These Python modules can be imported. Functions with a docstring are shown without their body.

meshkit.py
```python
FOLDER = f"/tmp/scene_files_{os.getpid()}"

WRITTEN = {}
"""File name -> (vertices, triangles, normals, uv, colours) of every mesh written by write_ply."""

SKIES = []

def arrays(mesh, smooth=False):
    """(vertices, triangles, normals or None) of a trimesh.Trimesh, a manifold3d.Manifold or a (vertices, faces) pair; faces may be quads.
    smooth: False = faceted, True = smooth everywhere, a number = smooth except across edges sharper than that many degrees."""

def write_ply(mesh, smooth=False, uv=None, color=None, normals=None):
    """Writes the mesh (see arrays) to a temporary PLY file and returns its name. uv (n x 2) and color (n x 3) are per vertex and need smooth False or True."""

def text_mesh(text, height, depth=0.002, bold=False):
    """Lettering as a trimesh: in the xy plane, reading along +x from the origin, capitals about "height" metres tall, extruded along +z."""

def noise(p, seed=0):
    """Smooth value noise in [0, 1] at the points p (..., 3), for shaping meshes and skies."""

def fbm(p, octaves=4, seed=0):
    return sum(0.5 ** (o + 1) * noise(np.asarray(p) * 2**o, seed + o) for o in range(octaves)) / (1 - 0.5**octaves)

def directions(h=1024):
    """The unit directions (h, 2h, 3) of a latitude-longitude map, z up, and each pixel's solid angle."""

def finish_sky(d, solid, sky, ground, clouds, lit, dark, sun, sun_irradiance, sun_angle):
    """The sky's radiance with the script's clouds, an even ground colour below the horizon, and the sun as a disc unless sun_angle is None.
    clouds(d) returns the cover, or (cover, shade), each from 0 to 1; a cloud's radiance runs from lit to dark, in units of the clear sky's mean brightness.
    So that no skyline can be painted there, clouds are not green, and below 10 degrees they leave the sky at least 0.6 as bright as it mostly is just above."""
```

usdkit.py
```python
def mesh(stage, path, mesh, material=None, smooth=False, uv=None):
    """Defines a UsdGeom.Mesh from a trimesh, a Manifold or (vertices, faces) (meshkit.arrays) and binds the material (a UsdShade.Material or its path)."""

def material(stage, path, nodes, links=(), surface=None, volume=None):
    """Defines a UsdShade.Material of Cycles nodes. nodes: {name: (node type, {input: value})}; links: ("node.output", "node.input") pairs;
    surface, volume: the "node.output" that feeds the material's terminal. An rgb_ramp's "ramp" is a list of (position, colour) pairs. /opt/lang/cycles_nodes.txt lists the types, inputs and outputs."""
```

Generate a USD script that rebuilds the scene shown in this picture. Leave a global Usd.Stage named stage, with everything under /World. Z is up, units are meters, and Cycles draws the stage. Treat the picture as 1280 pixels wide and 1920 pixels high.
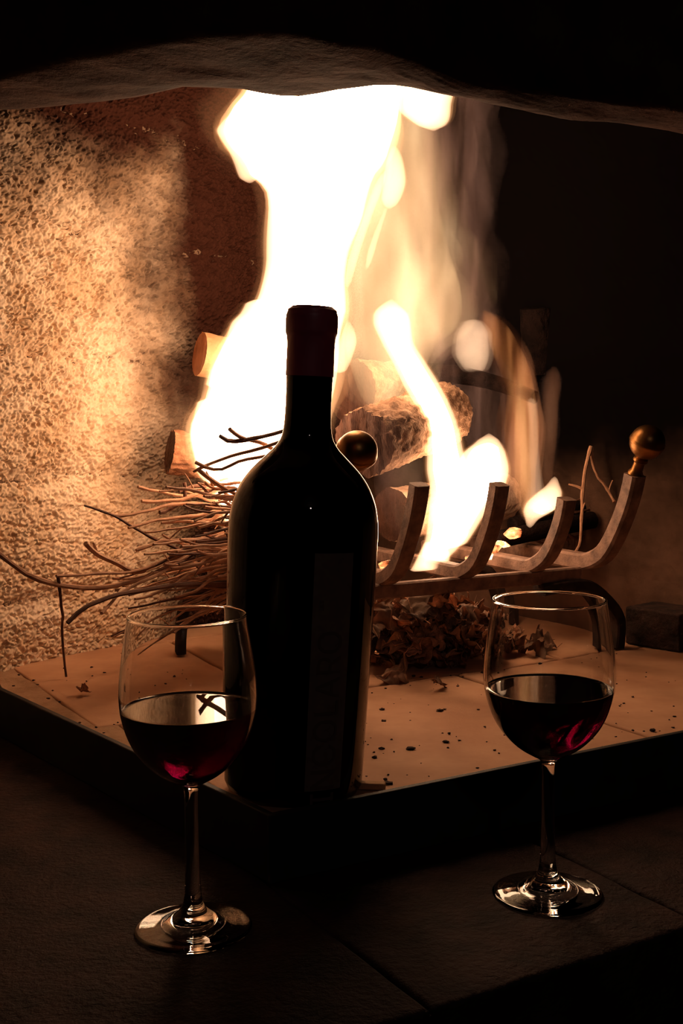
import math, random
import numpy as np, trimesh, usdkit, meshkit
import manifold3d as m3
from pxr import Usd, UsdGeom, UsdLux, UsdShade, Gf, Sdf
from scipy.interpolate import PchipInterpolator
from shapely.geometry import Polygon

stage = Usd.Stage.CreateInMemory()
UsdGeom.SetStageUpAxis(stage, 'Z')
UsdGeom.Xform.Define(stage, '/World')
random.seed(7)
RNG = np.random.default_rng(11)

# ------------------------------------------------------------------ camera, lights, exposure
W, H, F = 1280, 1920, 2200.0
HC, PITCH, ROLL = 0.32, math.radians(5.0), math.radians(-0.5)
EXPOSURE = 0.7
CAM = np.array([0.0, 0.0, HC])
fwd = np.array([0, math.cos(PITCH), -math.sin(PITCH)])
r0 = np.array([1.0, 0, 0]); u0 = np.array([0, math.sin(PITCH), math.cos(PITCH)])
CR = r0 * math.cos(ROLL) + u0 * math.sin(ROLL)
CU = -r0 * math.sin(ROLL) + u0 * math.cos(ROLL)
cam = UsdGeom.Camera.Define(stage, '/World/camera')
cam.CreateHorizontalApertureAttr(36.0)
cam.CreateVerticalApertureAttr(54.0)
cam.CreateFocalLengthAttr(36.0 * F / W)
cam.CreateClippingRangeAttr(Gf.Vec2f(0.02, 100))
cam.CreateExposureAttr(EXPOSURE)
M = np.eye(4); M[0, :3], M[1, :3], M[2, :3], M[3, :3] = CR, CU, -fwd, CAM
cam.AddTransformOp().Set(Gf.Matrix4d(*M.ravel().tolist()))

# the dim room behind the camera: one small ceiling lamp
lamp = UsdLux.SphereLight.Define(stage, '/World/room_lamp')
lamp.CreateRadiusAttr(0.05); lamp.CreateIntensityAttr(20.0)
lamp.CreateColorAttr(Gf.Vec3f(1.0, 0.78, 0.72))
lamp.AddTranslateOp().Set(Gf.Vec3d(0.50, -1.3, 1.35))

# sizes of the light the fire gives (radiance of the hot flame body)
FIRE = np.array([6.2, 3.8, 2.25])


def ray(px, py):
    d = fwd * F + CR * (px - W / 2) - CU * (py - H / 2)
    return d / np.linalg.norm(d)


def at(px, py, z):                 # where the sight line meets a horizontal plane
    d = ray(px, py); return CAM + d * ((z - HC) / d[2])


def aty(px, py, y):                # ... meets the vertical plane at that distance
    d = ray(px, py); return CAM + d * (y / d[1])


# ------------------------------------------------------------------ helpers
taken = {}


def path(name, parent=None):
    base = (str(parent.GetPath()) if parent else '/World') + '/' + name
    n = taken.get(base, 0); taken[base] = n + 1
    return base if n == 0 else f'{base}_{n:03d}'


def obj(name, mesh, mat, parent=None, smooth=30):
    return usdkit.mesh(stage, path(name, parent), mesh, mat, smooth=smooth).GetPrim()


def tag(p, label=None, cat=None, group=None, kind=None):
    for k, v in (('label', label), ('category', cat), ('group', group), ('kind', kind)):
        if v: p.SetCustomDataByKey(k, v)
    return p


def thing(name, label, cat, group=None, kind=None, loc=None):
    x = UsdGeom.Xform.Define(stage, path(name))
    if loc is not None: x.AddTranslateOp().Set(Gf.Vec3d(*map(float, loc)))
    return tag(x.GetPrim(), label, cat, group, kind)


def mat(name, nodes, links=(), surface=None, volume=None):
    return usdkit.material(stage, '/World/Looks/' + name, nodes, links, surface, volume)


def noise(p, seed=0): return meshkit.noise(p, seed)
def fbm(p, o=4, seed=0): return meshkit.fbm(p, o, seed)


def mix_mat(name, c1, c2, scale=20, rough=0.8, bump=0.3, bscale=120, bdist=0.002, spec=0.3, ramp=(0.35, 0.65), metallic=0.0, squash=(1, 1, 1), c3=None):
    """two or three tones of noise plus a fine bump"""
    nodes = {'g': ('geometry', {}), 'm': ('mapping', {'scale': squash}),
             'n': ('noise_texture', {'scale': scale, 'detail': 5, 'roughness': 0.6}),
             'r': ('rgb_ramp', {'ramp': [(ramp[0], c1), (ramp[1], c2)] if c3 is None else [(ramp[0], c1), (ramp[1], c2), (min(0.98, ramp[1] + .12), c3)]}),
             'b': ('noise_texture', {'scale': bscale, 'detail': 4, 'roughness': 0.65}),
             'k': ('bump', {'strength': bump, 'distance': bdist}),
             'p': ('principled_bsdf', {'roughness': rough, 'specular_ior_level': spec, 'metallic': metallic})}
    return mat(name, nodes, [('g.position', 'm.vector'), ('m.vector', 'n.vector'), ('m.vector', 'b.vector'), ('n.fac', 'r.fac'), ('r.color', 'p.base_color'),
                             ('b.fac', 'k.height'), ('k.normal', 'p.normal')], surface='p.BSDF')


def tube(points, radii, sides=8, caps=True):
    """swept round tube through points"""
    P = np.asarray(points, float); R = np.broadcast_to(np.asarray(radii, float), len(P))
    T = np.gradient(P, axis=0); T /= np.linalg.norm(T, axis=1, keepdims=True)
    a = np.array([0, 0, 1.0]) if abs(T[0, 2]) < .9 else np.array([1.0, 0, 0])
    N = np.cross(T[0], a); N /= np.linalg.norm(N)
    V = []
    th = np.arange(sides) * 2 * math.pi / sides
    for i in range(len(P)):
        N = N - T[i] * (N @ T[i]); N /= np.linalg.norm(N); B = np.cross(T[i], N)
        V.append(P[i] + R[i] * (np.cos(th)[:, None] * N + np.sin(th)[:, None] * B))
    V = np.vstack(V); f = []
    for i in range(len(P) - 1):
        for k in range(sides):
            a_, b_ = i * sides + k, i * sides + (k + 1) % sides
            f += [(a_, b_, b_ + sides), (a_, b_ + sides, a_ + sides)]
    if caps:
        n = len(V); V = np.vstack([V, P[:1], P[-1:]])
        for k in range(sides):
            f.append((n, (k + 1) % sides, k))
            o = (len(P) - 1) * sides; f.append((n + 1, o + k, o + (k + 1) % sides))
    m = trimesh.Trimesh(V, f, process=False)
    return m


def spline(pts, n, k=3):
    pts = np.asarray(pts, float)
    d = np.r_[0, np.cumsum(np.linalg.norm(np.diff(pts, axis=0), axis=1))]
    t = np.linspace(0, d[-1], n)
    if len(pts) < 3:
        return np.stack([np.interp(t, d, pts[:, i]) for i in range(pts.shape[1])], 1)
    return np.stack([PchipInterpolator(d, pts[:, i])(t) for i in range(pts.shape[1])], 1)


def lathe(profile, sides=96):
    """closed or open profile (r, z) turned about z; r=0 ends become poles"""
    pr = np.asarray(profile, float)
    return trimesh.creation.revolve(pr, sections=sides)


def smoothprof(pts, n=80):
    return spline(pts, n)


def bevel_box(size, r=0.002, seg=6):
    sx, sy, sz = [s / 2 - r for s in size]
    sph = m3.Manifold.sphere(r, seg * 4)
    parts = [sph.translate((x, y, z)) for x in (-sx, sx) for y in (-sy, sy) for z in (-sz, sz)]
    mm = m3.Manifold.batch_hull(parts).to_mesh()
    return trimesh.Trimesh(mm.vert_properties[:, :3], mm.tri_verts, process=False)


def frame_to(mesh, origin, ex, ey, ez):
    T = np.eye(4); T[:3, 0], T[:3, 1], T[:3, 2], T[:3, 3] = ex, ey, ez, origin
    m = mesh.copy(); m.apply_transform(T); return m


def bar_sweep(points, ups, w, h):
    """flat bar of width w (sideways) and height h (along ups) swept through points, bevelled section"""
    P = np.asarray(points, float); T = np.gradient(P, axis=0); T /= np.linalg.norm(T, axis=1, keepdims=True)
    b = min(w, h) * .14
    sec = np.array([(-w/2+b, -h/2), (w/2-b, -h/2), (w/2, -h/2+b), (w/2, h/2-b), (w/2-b, h/2), (-w/2+b, h/2), (-w/2, h/2-b), (-w/2, -h/2+b)])
    V = []
    for i in range(len(P)):
        S = np.asarray(ups[i] if np.ndim(ups) == 2 else ups, float)      # sideways axis
        S = S - T[i] * (S @ T[i]); S /= np.linalg.norm(S); U = np.cross(S, T[i])
        V.append(P[i] + sec[:, :1] * S + sec[:, 1:] * U)
    V = np.vstack(V); n = 8; f = []
    for i in range(len(P) - 1):
        for k in range(n):
            a, c = i * n + k, i * n + (k + 1) % n
            f += [(a, c, c + n), (a, c + n, a + n)]
    m0 = len(V); V = np.vstack([V, P[:1], P[-1:]]); o = (len(P) - 1) * n
    for k in range(n):
        f.append((m0, (k + 1) % n, k)); f.append((m0 + 1, o + k, o + (k + 1) % n))
    m = trimesh.Trimesh(V, f, process=False); m.fix_normals(); return m


# ------------------------------------------------------------------ ground plan
ZF = 0.040            # hearth floor
ZR = 0.048            # top of the iron edging
corner = at(507, 1525, ZR)[:2]
rr = at(1280, 1370, ZR)[:2]; ll = at(0, 1290, ZR)[:2]
UR = (rr - corner) / np.linalg.norm(rr - corner)      # along the right-hand edging
UL = (ll - corner) / np.linalg.norm(ll - corner)      # along the left-hand edging
OR = np.array([UR[1], -UR[0]])                        # outward of the right-hand edging
wl0 = at(0, 1255, ZF)[:2]; wl1 = at(230, 1205, ZF)[:2]
DL = (wl1 - wl0) / np.linalg.norm(wl1 - wl0)          # left wall, away from the viewer
wr0 = at(1280, 1205, ZF)[:2]
DR = np.array([-0.656, 0.755]); DR /= np.linalg.norm(DR)
NL = np.array([DL[1], -DL[0]])                        # inward normals
NR = np.array([-DR[1], DR[0]]); NR = NR if NR @ np.array([0, -1]) > 0 else -NR
ab = np.linalg.solve(np.stack([DL, -DR], 1), wr0 - wl0)
apex = wl0 + DL * ab[0]
v3 = lambda p, z: np.array([p[0], p[1], z])

# ------------------------------------------------------------------ materials of the setting
def soot_shade_wall(name, clean1, clean2, soot, node_expr):
    """plaster darkened by soot and, on the left wall, painted shade; node_expr gives (nodes, links, output) of the cover 0..1"""
    n2, l2, out = node_expr
    nodes = {'g': ('geometry', {}),
             'n': ('noise_texture', {'scale': 14, 'detail': 5, 'roughness': 0.6}),
             'r': ('rgb_ramp', {'ramp': [(.3, clean1), (.7, clean2)]}),
             'mx': ('mix_color', {'b': soot}),
             'b': ('noise_texture', {'scale': 420, 'detail': 4, 'roughness': 0.7}),
             'k': ('bump', {'strength': 0.35, 'distance': 0.0012}),
             'p': ('principled_bsdf', {'roughness': 0.95, 'specular_ior_level': 0.04}), **n2}
    return mat(name, nodes, [('g.position', 'n.vector'), ('g.position', 'b.vector'), ('n.fac', 'r.fac'), ('r.color', 'mx.a'), (out, 'mx.fac'), ('mx.result', 'p.base_color'),
                             ('b.fac', 'k.height'), ('k.normal', 'p.normal')] + l2, surface='p.BSDF')


def soot_shade(direction, origin, lo, hi, zlo, zhi, amount=.12, nscale=9, tiltz=0.0):
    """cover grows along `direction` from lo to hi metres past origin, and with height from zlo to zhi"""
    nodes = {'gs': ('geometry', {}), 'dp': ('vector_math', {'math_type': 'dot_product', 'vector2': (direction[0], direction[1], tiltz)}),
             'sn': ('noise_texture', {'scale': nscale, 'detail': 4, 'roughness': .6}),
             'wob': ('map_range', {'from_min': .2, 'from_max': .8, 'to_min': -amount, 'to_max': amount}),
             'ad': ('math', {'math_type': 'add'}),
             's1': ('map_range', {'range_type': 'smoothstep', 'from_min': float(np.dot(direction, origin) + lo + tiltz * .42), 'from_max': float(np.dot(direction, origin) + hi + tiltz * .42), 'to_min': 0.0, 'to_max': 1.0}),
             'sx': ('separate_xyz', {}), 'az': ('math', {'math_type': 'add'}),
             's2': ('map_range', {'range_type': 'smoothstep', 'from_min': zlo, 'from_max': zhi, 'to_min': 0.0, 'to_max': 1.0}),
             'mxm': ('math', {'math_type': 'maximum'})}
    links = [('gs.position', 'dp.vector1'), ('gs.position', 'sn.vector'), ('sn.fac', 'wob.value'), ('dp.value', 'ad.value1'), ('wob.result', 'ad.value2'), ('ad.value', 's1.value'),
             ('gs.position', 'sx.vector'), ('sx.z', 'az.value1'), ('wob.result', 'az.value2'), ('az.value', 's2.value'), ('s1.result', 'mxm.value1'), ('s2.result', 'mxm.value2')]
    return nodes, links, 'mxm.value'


M_wall_l = soot_shade_wall('pale_rough_plaster', (.64, .43, .26), (.92, .74, .56), (.036, .0125, .008), soot_shade(DL, wl0, .13, .32, .47, .66, .055, tiltz=.04))  # darkening toward corner and top is soot plus painted shade under the hood
M_wall_r = soot_shade_wall('sooty_plaster', (.10, .055, .036), (.19, .105, .07), (.0018, .0011, .0013), soot_shade(DR, wr0, .40, .75, .07, .29, .05))
M_mortar = mix_mat('mortar', (.10, .06, .04), (.16, .10, .065), 30, .95)
M_tile = mix_mat('hearth_clay', (.46, .23, .125), (.62, .35, .205), 9, .75, .25, 300, .001, .25, c3=(.50, .27, .15))
M_ash = mix_mat('ash_crust', (.32, .18, .10), (.45, .27, .16), 40, .95, .5, 260, .002)
M_iron = mix_mat('black_iron', (.010, .009, .009), (.022, .018, .017), 40, .6, .3, 300, .0006, .35)
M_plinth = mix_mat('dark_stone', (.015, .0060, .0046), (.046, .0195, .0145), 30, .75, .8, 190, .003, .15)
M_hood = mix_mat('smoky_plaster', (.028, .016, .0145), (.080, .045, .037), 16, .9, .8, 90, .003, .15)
M_black = mix_mat('room_floor_dark', (.02, .014, .012), (.03, .02, .017), 12, .8)


# ------------------------------------------------------------------ walls of rough blocks
def rough_block(a0, a1, z0, z1, org, D, N, cell, amp, scale, seed, bow=.003, tilt=0.0, edge=.022, dv=.0016, dh=.0055):
    na, nz = max(4, int((a1 - a0) / cell)), max(4, int((z1 - z0) / cell))
    A, Z = np.meshgrid(np.linspace(a0, a1, na + 1), np.linspace(z0, z1, nz + 1), indexing='ij')
    P = np.stack([org[0] + D[0] * A, org[1] + D[1] * A, Z], -1)
    q = P * scale
    warp = np.stack([noise(q * .6 + 7.3, 3), noise(q * .6 + 1.7, 4), noise(q * .6 + 3.1, 5)], -1)
    n1 = noise(q + 1.5 * warp, 1); n2 = noise(q * 1.7 + warp + 11, 2); n3 = noise(q * .35, 6)
    worm = np.clip(1 - np.abs(2 * n1 - 1) * 3.4, 0, 1) ** .8 * np.clip((noise(q * .55 + 5, 7) - .3) * 4, 0, 1)   # short creases between crumbs
    h = amp * ((n2 - .5) * 1.0 - 1.2 * worm * (.5 + .8 * n3)) + bow * (fbm(P * 18, 2, 9) - .5)
    wob = .006 * (noise(P * 60, 8) - .5)
    d = np.minimum(A - a0, a1 - A) + wob; d2 = np.minimum(Z - z0, z1 - Z) + wob
    h = h - dv * .5 * (1 + np.cos(np.pi * np.clip(d / edge, 0, 1))) - dh * .5 * (1 + np.cos(np.pi * np.clip(d2 / edge, 0, 1)))
    V = P + np.stack([N[0] * h, N[1] * h, 0 * h], -1)
    idx = np.arange((na + 1) * (nz + 1)).reshape(na + 1, nz + 1)
    f = np.stack([idx[:-1, :-1], idx[1:, :-1], idx[1:, 1:], idx[:-1, 1:]], -1).reshape(-1, 4)
    V = V.reshape(-1, 3)
    loop = np.r_[idx[:, 0], idx[-1, 1:], idx[-2::-1, -1], idx[0, -2:0:-1]]
    back = V[loop].copy(); back[:, :2] -= N * .03
    n = len(V); k = len(loop); V = np.vstack([V, V[loop], back])          # the sides get corners of their own
    j = np.arange(k); s = np.stack([n + j, n + k + j, n + k + (j + 1) % k, n + (j + 1) % k], -1)
    f = np.vstack([f, s])
    tri = np.vstack([f[:, [0, 1, 2]], f[:, [0, 2, 3]]])
    nrm = np.cross(V[tri[0, 1]] - V[tri[0, 0]], V[tri[0, 2]] - V[tri[0, 0]])
    if nrm[:2] @ N < 0: tri = tri[:, ::-1]
    return trimesh.Trimesh(V, tri, process=False)


def slab(p0, p1, N, z0, z1, t):
    a, b = np.array(p0), np.array(p1); c, d = b - N * t, a - N * t
    return trimesh.creation.extrude_polygon(Polygon([a, b, c, d]), z1 - z0).apply_translation((0, 0, z0))


wall_left = thing('wall_left', 'pale rough plastered block wall on the left of the fire', None, kind='structure')
obj('mortar_bed', slab(wl0 - DL * .6 - NL * .009, apex + DL * .03 - NL * .009, NL, 0, 1.1, .12), M_mortar, wall_left)
jz = [ZF - .03, .106, .244, .382, .520, .658, .80, 1.1]
cuts = [[-.55, -.12, .30], [-.55, .02, .40], [-.55, -.16, .22, .50], [-.55, -.02, .237, .47], [-.55, -.14, .33], [-.55, .05, .42], [-.55, .2]]
La = float(ab[0]) + .005
for i in range(7):
    xs = cuts[i] + [La]
    for a0, a1 in zip(xs[:-1], xs[1:]):
        vis = a1 > -.12 and jz[i] < .75
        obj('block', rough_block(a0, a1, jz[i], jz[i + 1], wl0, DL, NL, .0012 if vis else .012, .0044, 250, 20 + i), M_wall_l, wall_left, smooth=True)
wall_right = thing('wall_right', 'soot-blackened block wall behind the fire on the right', None, kind='structure')
obj('mortar_bed', slab(wr0 - DR * .5 - NR * .009, wr0 + DR * (ab[1] + .12) - NR * .009, NR, 0, 1.1, .12), M_mortar, wall_right)
jr = [ZF - .03, .110, .232, .355, .478, .601, .73, 1.1]
Lr = float(ab[1])
for i in range(7):
    xs = [-.5, -.02 + .09 * (i % 2) - .05, .2 + .12 * (i % 2), .48, Lr]
    for a0, a1 in zip(xs[:-1], xs[1:]):
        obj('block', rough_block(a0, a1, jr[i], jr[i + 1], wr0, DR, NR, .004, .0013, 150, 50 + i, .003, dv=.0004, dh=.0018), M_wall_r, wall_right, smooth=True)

# ------------------------------------------------------------------ hearth floor tiles
hearth = thing('floor', 'clay-tiled hearth floor inside the iron edging', None, kind='structure')


def tile(u0, u1, w0, w1, z0, z1, seed=0, cell=.008, rough=.0012, name='tile', m=None, parent=None, e=.003, O=None):
    """a slab in the (along right edging, inward) frame, with a gently uneven top and rounded arrises"""
    O = corner if O is None else O
    nu, nw = max(3, int((u1 - u0) / cell)), max(3, int((w1 - w0) / cell))
    us = np.r_[u0, u0 + e * .4, np.linspace(u0 + e, u1 - e, nu), u1 - e * .4, u1]
    ws = np.r_[w0, w0 + e * .4, np.linspace(w0 + e, w1 - e, nw), w1 - e * .4, w1]
    A, B = np.meshgrid(us, ws, indexing='ij')
    P = np.stack([O[0] + UR[0] * A - OR[0] * B, O[1] + UR[1] * A - OR[1] * B, 0 * A], -1)
    d = np.minimum.reduce([A - u0, u1 - A, B - w0, w1 - B])
    P[..., 2] = z1 + rough * (fbm(P * 40, 3, seed) - .7) - e * np.clip(1 - d / e, 0, 1) ** 2
    nx, ny = A.shape
    idx = np.arange(nx * ny).reshape(nx, ny)
    f = np.stack([idx[:-1, :-1], idx[1:, :-1], idx[1:, 1:], idx[:-1, 1:]], -1).reshape(-1, 4)
    V = P.reshape(-1, 3)
    loop = np.r_[idx[:, 0], idx[-1, 1:], idx[-2::-1, -1], idx[0, -2:0:-1]]
    low = V[loop].copy(); low[:, 2] = z0
    n, k = len(V), len(loop); j = np.arange(k)
    f = np.vstack([f, np.stack([loop[j], n + j, n + (j + 1) % k, loop[(j + 1) % k]], -1)])
    V = np.vstack([V, low])
    tri = np.vstack([f[:, [0, 1, 2]], f[:, [0, 2, 3]]])
    nrm = np.cross(V[tri[0, 1]] - V[tri[0, 0]], V[tri[0, 2]] - V[tri[0, 0]])
    if nrm[2] < 0: tri = tri[:, ::-1]
    return obj(name, trimesh.Trimesh(V, tri, process=False), m, parent, smooth=40)


def uw(p): q = np.asarray(p[:2]) - corner; return np.array([q @ UR, -(q @ OR)])
wj = uw(at(690, 1287, ZF))[1]                        # the joint seen between the two rows of tiles
left_reach = lambda w: 0.0
tile(-.0, .37, .006, wj - .002, 0.004, ZF, 1, parent=hearth, m=M_tile)
tile(.374, .80, .006, wj - .002, 0.004, ZF, 2, parent=hearth, m=M_tile)
tile(-.02, .18, wj + .002, wj + .34, 0.004, ZF - .001, 3, parent=hearth, m=M_tile)
tile(.184, .52, wj + .002, wj + .34, 0.004, ZF - .0005, 4, parent=hearth, m=M_tile)
tile(.524, .90, wj + .002, wj + .34, 0.004, ZF - .0005, 5, parent=hearth, m=M_tile)
tile(-.03, .30, wj + .344, wj + .68, 0.004, ZF - .001, 6, parent=hearth, m=M_tile)
tile(.304, .70, wj + .344, wj + .68, 0.004, ZF - .001, 7, parent=hearth, m=M_tile)
bed = Polygon([corner, corner + UR * .95, corner + UR * .95 - OR * .95, corner - OR * .95 - UR * .10]).buffer(-.005)
obj('tile_bed', trimesh.creation.extrude_polygon(bed, ZF - .007).apply_translation((0, 0, .001)), M_mortar, hearth)

# ------------------------------------------------------------------ iron edging (an L of flat bar on edge)
edging = thing('hearth_edging', 'black iron edging bent round the corner of the hearth', 'edging')
def flatbar(p, q, z0, z1, t, seed):
    d = (q - p) / np.linalg.norm(q - p); n = np.array([-d[1], d[0]])
    m = bevel_box((np.linalg.norm(q - p), t, z1 - z0), .0012)
    return frame_to(m, v3((p + q) / 2, (z0 + z1) / 2), v3(d, 0), v3(n, 0), [0, 0, 1])
reachL = min(.62, float(((wl0 - corner) @ NL + .012) / (UL @ NL))) if UL @ NL < 0 else .62
reachR = min(.95, float(((wr0 - corner) @ NR + .012) / (UR @ NR))) if UR @ NR < 0 else .95
nL = np.array([UL[1], -UL[0]]); nL = nL if nL @ np.array([0, -1]) > 0 else -nL
obj('edge_bar', flatbar(corner - UR * .003 + OR * .001, corner + UR * reachR + OR * .001, 0.0, ZR, .006, 1), M_iron, edging)
obj('edge_bar', flatbar(corner - UL * .001, corner + UL * reachL, 0.0, ZR, .006, 2), M_iron, edging)
# ash-strewn rough fill between the left edging and the tiles
fill = Polygon([corner, corner + UL * .45, corner - OR * .85])
pl = trimesh.creation.extrude_polygon(fill.buffer(0), ZF - .003)
pl = pl.subdivide_to_size(.02); pl.vertices[:, 2] += np.where(pl.vertices[:, 2] > .01, .004 * (fbm(pl.vertices * 50, 3, 3) - .55), 0)
obj('ash_fill', pl, M_ash, hearth, smooth=40)

# ------------------------------------------------------------------ stone plinth in front
plinth = thing('hearth_plinth', 'dark stone plinth in front of the hearth, where the glasses stand', None, kind='structure')
e0 = uw(at(800, 1888, 0)); e1 = uw(at(1280, 1745, 0))
wf = (e0[1] + e1[1]) / 2
j1 = uw(at(735, 1832, 0))[0]; j2 = uw(at(1180, 1662, 0))[0]
ucuts = [-.95, j1, j2, 1.1]
for i, (a, b) in enumerate(zip(ucuts[:-1], ucuts[1:])):
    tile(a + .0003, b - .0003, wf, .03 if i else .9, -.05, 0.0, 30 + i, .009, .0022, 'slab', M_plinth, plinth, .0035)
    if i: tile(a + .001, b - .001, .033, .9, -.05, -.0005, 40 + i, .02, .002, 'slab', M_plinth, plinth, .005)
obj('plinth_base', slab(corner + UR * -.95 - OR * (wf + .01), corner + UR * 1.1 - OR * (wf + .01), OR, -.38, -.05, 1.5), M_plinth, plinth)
rf = obj('floor', trimesh.creation.box((5, 5, .04)).apply_translation((0, .2, -.40)), M_black)
tag(rf, 'dark room floor below the plinth', None, kind='structure')

# ------------------------------------------------------------------ chimney hood (corner hood with a rounded lip)
ZH = .565
fp = [(-700, 400), (-420, 280), (-200, 200), (0, 142), (160, 104), (300, 74), (430, 53), (560, 54), (660, 70), (760, 101), (900, 150), (1080, 182), (1280, 203), (1560, 245), (2000, 330)]
bp = [(-700, 440), (-420, 330), (-200, 252), (0, 208), (180, 193), (300, 174), (360, 162), (460, 164), (550, 176), (710, 157), (850, 180), (1000, 212), (1150, 234), (1280, 250), (1560, 300), (2000, 390)]
NF = 150
fr = spline([at(x, y, ZH) for x, y in fp], NF); bk = spline([at(x, y, ZH) for x, y in bp], NF)
K = 20
rows = []
vis_back = [( -700, 1.0)]
for j in range(-14, K + 14):
    if j < 0:                                   # front face, going up
        t = -j / 14; base = fr.copy(); base[:, 2] = ZH + .008 + t ** 1.4 * .65
        base[:, :2] += (bk - fr)[:, :2] * .35 * t
    elif j <= K:
        t = j / K; base = fr * (1 - t) + bk * t; base[:, 2] = ZH - .006 * math.sin(math.pi * t)
        if j in (0, K): base[:, 2] += .004
    else:                                       # inner face up the flue
        t = (j - K) / 13; base = bk.copy(); base[:, 2] = ZH + .006 + t * .62
        base[:, :2] += (bk - fr)[:, :2] * .5 * t
    n_ = fbm(base * 26, 4, 5) - .5; n2_ = fbm(base * 9, 3, 8) - .5
    base[:, 2] += .010 * n_ + .010 * n2_ * (0 <= j <= K)
    base[:, 1] += .010 * n_
    rows.append(base)
rows = np.array(rows); nr = len(rows)
idx = np.arange(nr * NF).reshape(nr, NF)
f = np.stack([idx[:-1, :-1], idx[:-1, 1:], idx[1:, 1:], idx[1:, :-1]], -1).reshape(-1, 4)
hm = trimesh.Trimesh(rows.reshape(-1, 3), np.vstack([f[:, [0, 1, 2]], f[:, [0, 2, 3]]]), process=False)
if hm.face_normals[(14 + K // 2) * (NF - 1) + NF // 2][2] > 0: hm.invert()
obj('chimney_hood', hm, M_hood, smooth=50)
tag(stage.GetPrimAtPath('/World/chimney_hood'), 'smoke-darkened plaster chimney hood arching above the fire', None, kind='structure')
top = obj('ceiling', trimesh.creation.box((5, 5, .04)).apply_translation((0, .2, 1.6)), M_black)
tag(top, 'dark ceiling far above the hearth', None, kind='structure')

# ------------------------------------------------------------------ the fire
def hull(rows, D, depth=.7, tmax=.09, n=70, sides=28, grow=1.0, wob=.06, seed=0, lean=0.0, shrink_y=0.0):
    """closed flame body: traced (y, xl, xr) rows at distance D, elliptical sections with their own thickness"""
    rows = np.array(rows, float); ys = np.linspace(rows[0, 0], rows[-1, 0], n)
    xl = PchipInterpolator(rows[:, 0], rows[:, 1])(ys); xr = PchipInterpolator(rows[:, 0], rows[:, 2])(ys)
    if shrink_y:
        c = ys.mean(); 
    th = np.arange(sides) * 2 * math.pi / sides
    V = []
    for i, y in enumerate(ys):
        d = D + lean * (i / (n - 1) - .5)
        a, b = aty(xl[i], y, d), aty(xr[i], y, d); c = (a + b) / 2
        end = min(1, math.sqrt(max(0, 1 - (2 * i / (n - 1) - 1) ** 2)) * 2.2 + .02)
        rx = max(.0008, np.linalg.norm(b - a) / 2 * grow) * end; ry = min(rx * depth, tmax)
        p = c + np.stack([rx * np.cos(th), ry * np.sin(th), 0 * th], 1)
        w = 1 + wob * 2 * (noise(p * np.array([38, 38, 14]), seed) - .5)
        V.append(c + (p - c) * w[:, None])
    V = np.vstack(V); f = []
    for i in range(n - 1):
        for k in range(sides):
            a_, b_ = i * sides + k, i * sides + (k + 1) % sides
            f += [(a_, b_, b_ + sides), (a_, b_ + sides, a_ + sides)]
    c0, c1 = V[:sides].mean(0), V[-sides:].mean(0); m0 = len(V); V = np.vstack([V, c0, c1]); o = (n - 1) * sides
    for k in range(sides):
        f.append((m0, (k + 1) % sides, k)); f.append((m0 + 1, o + k, o + (k + 1) % sides))
    m = trimesh.Trimesh(V, f, process=False); m.fix_normals(); return m


def glow(name, rgb):                     # even glowing gas, W per m3
    s = float(max(rgb)); c = tuple(float(x) / s for x in rgb)
    return mat(name, {'e': ('emission', {'color': c, 'strength': s})}, volume='e.emission')


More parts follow.
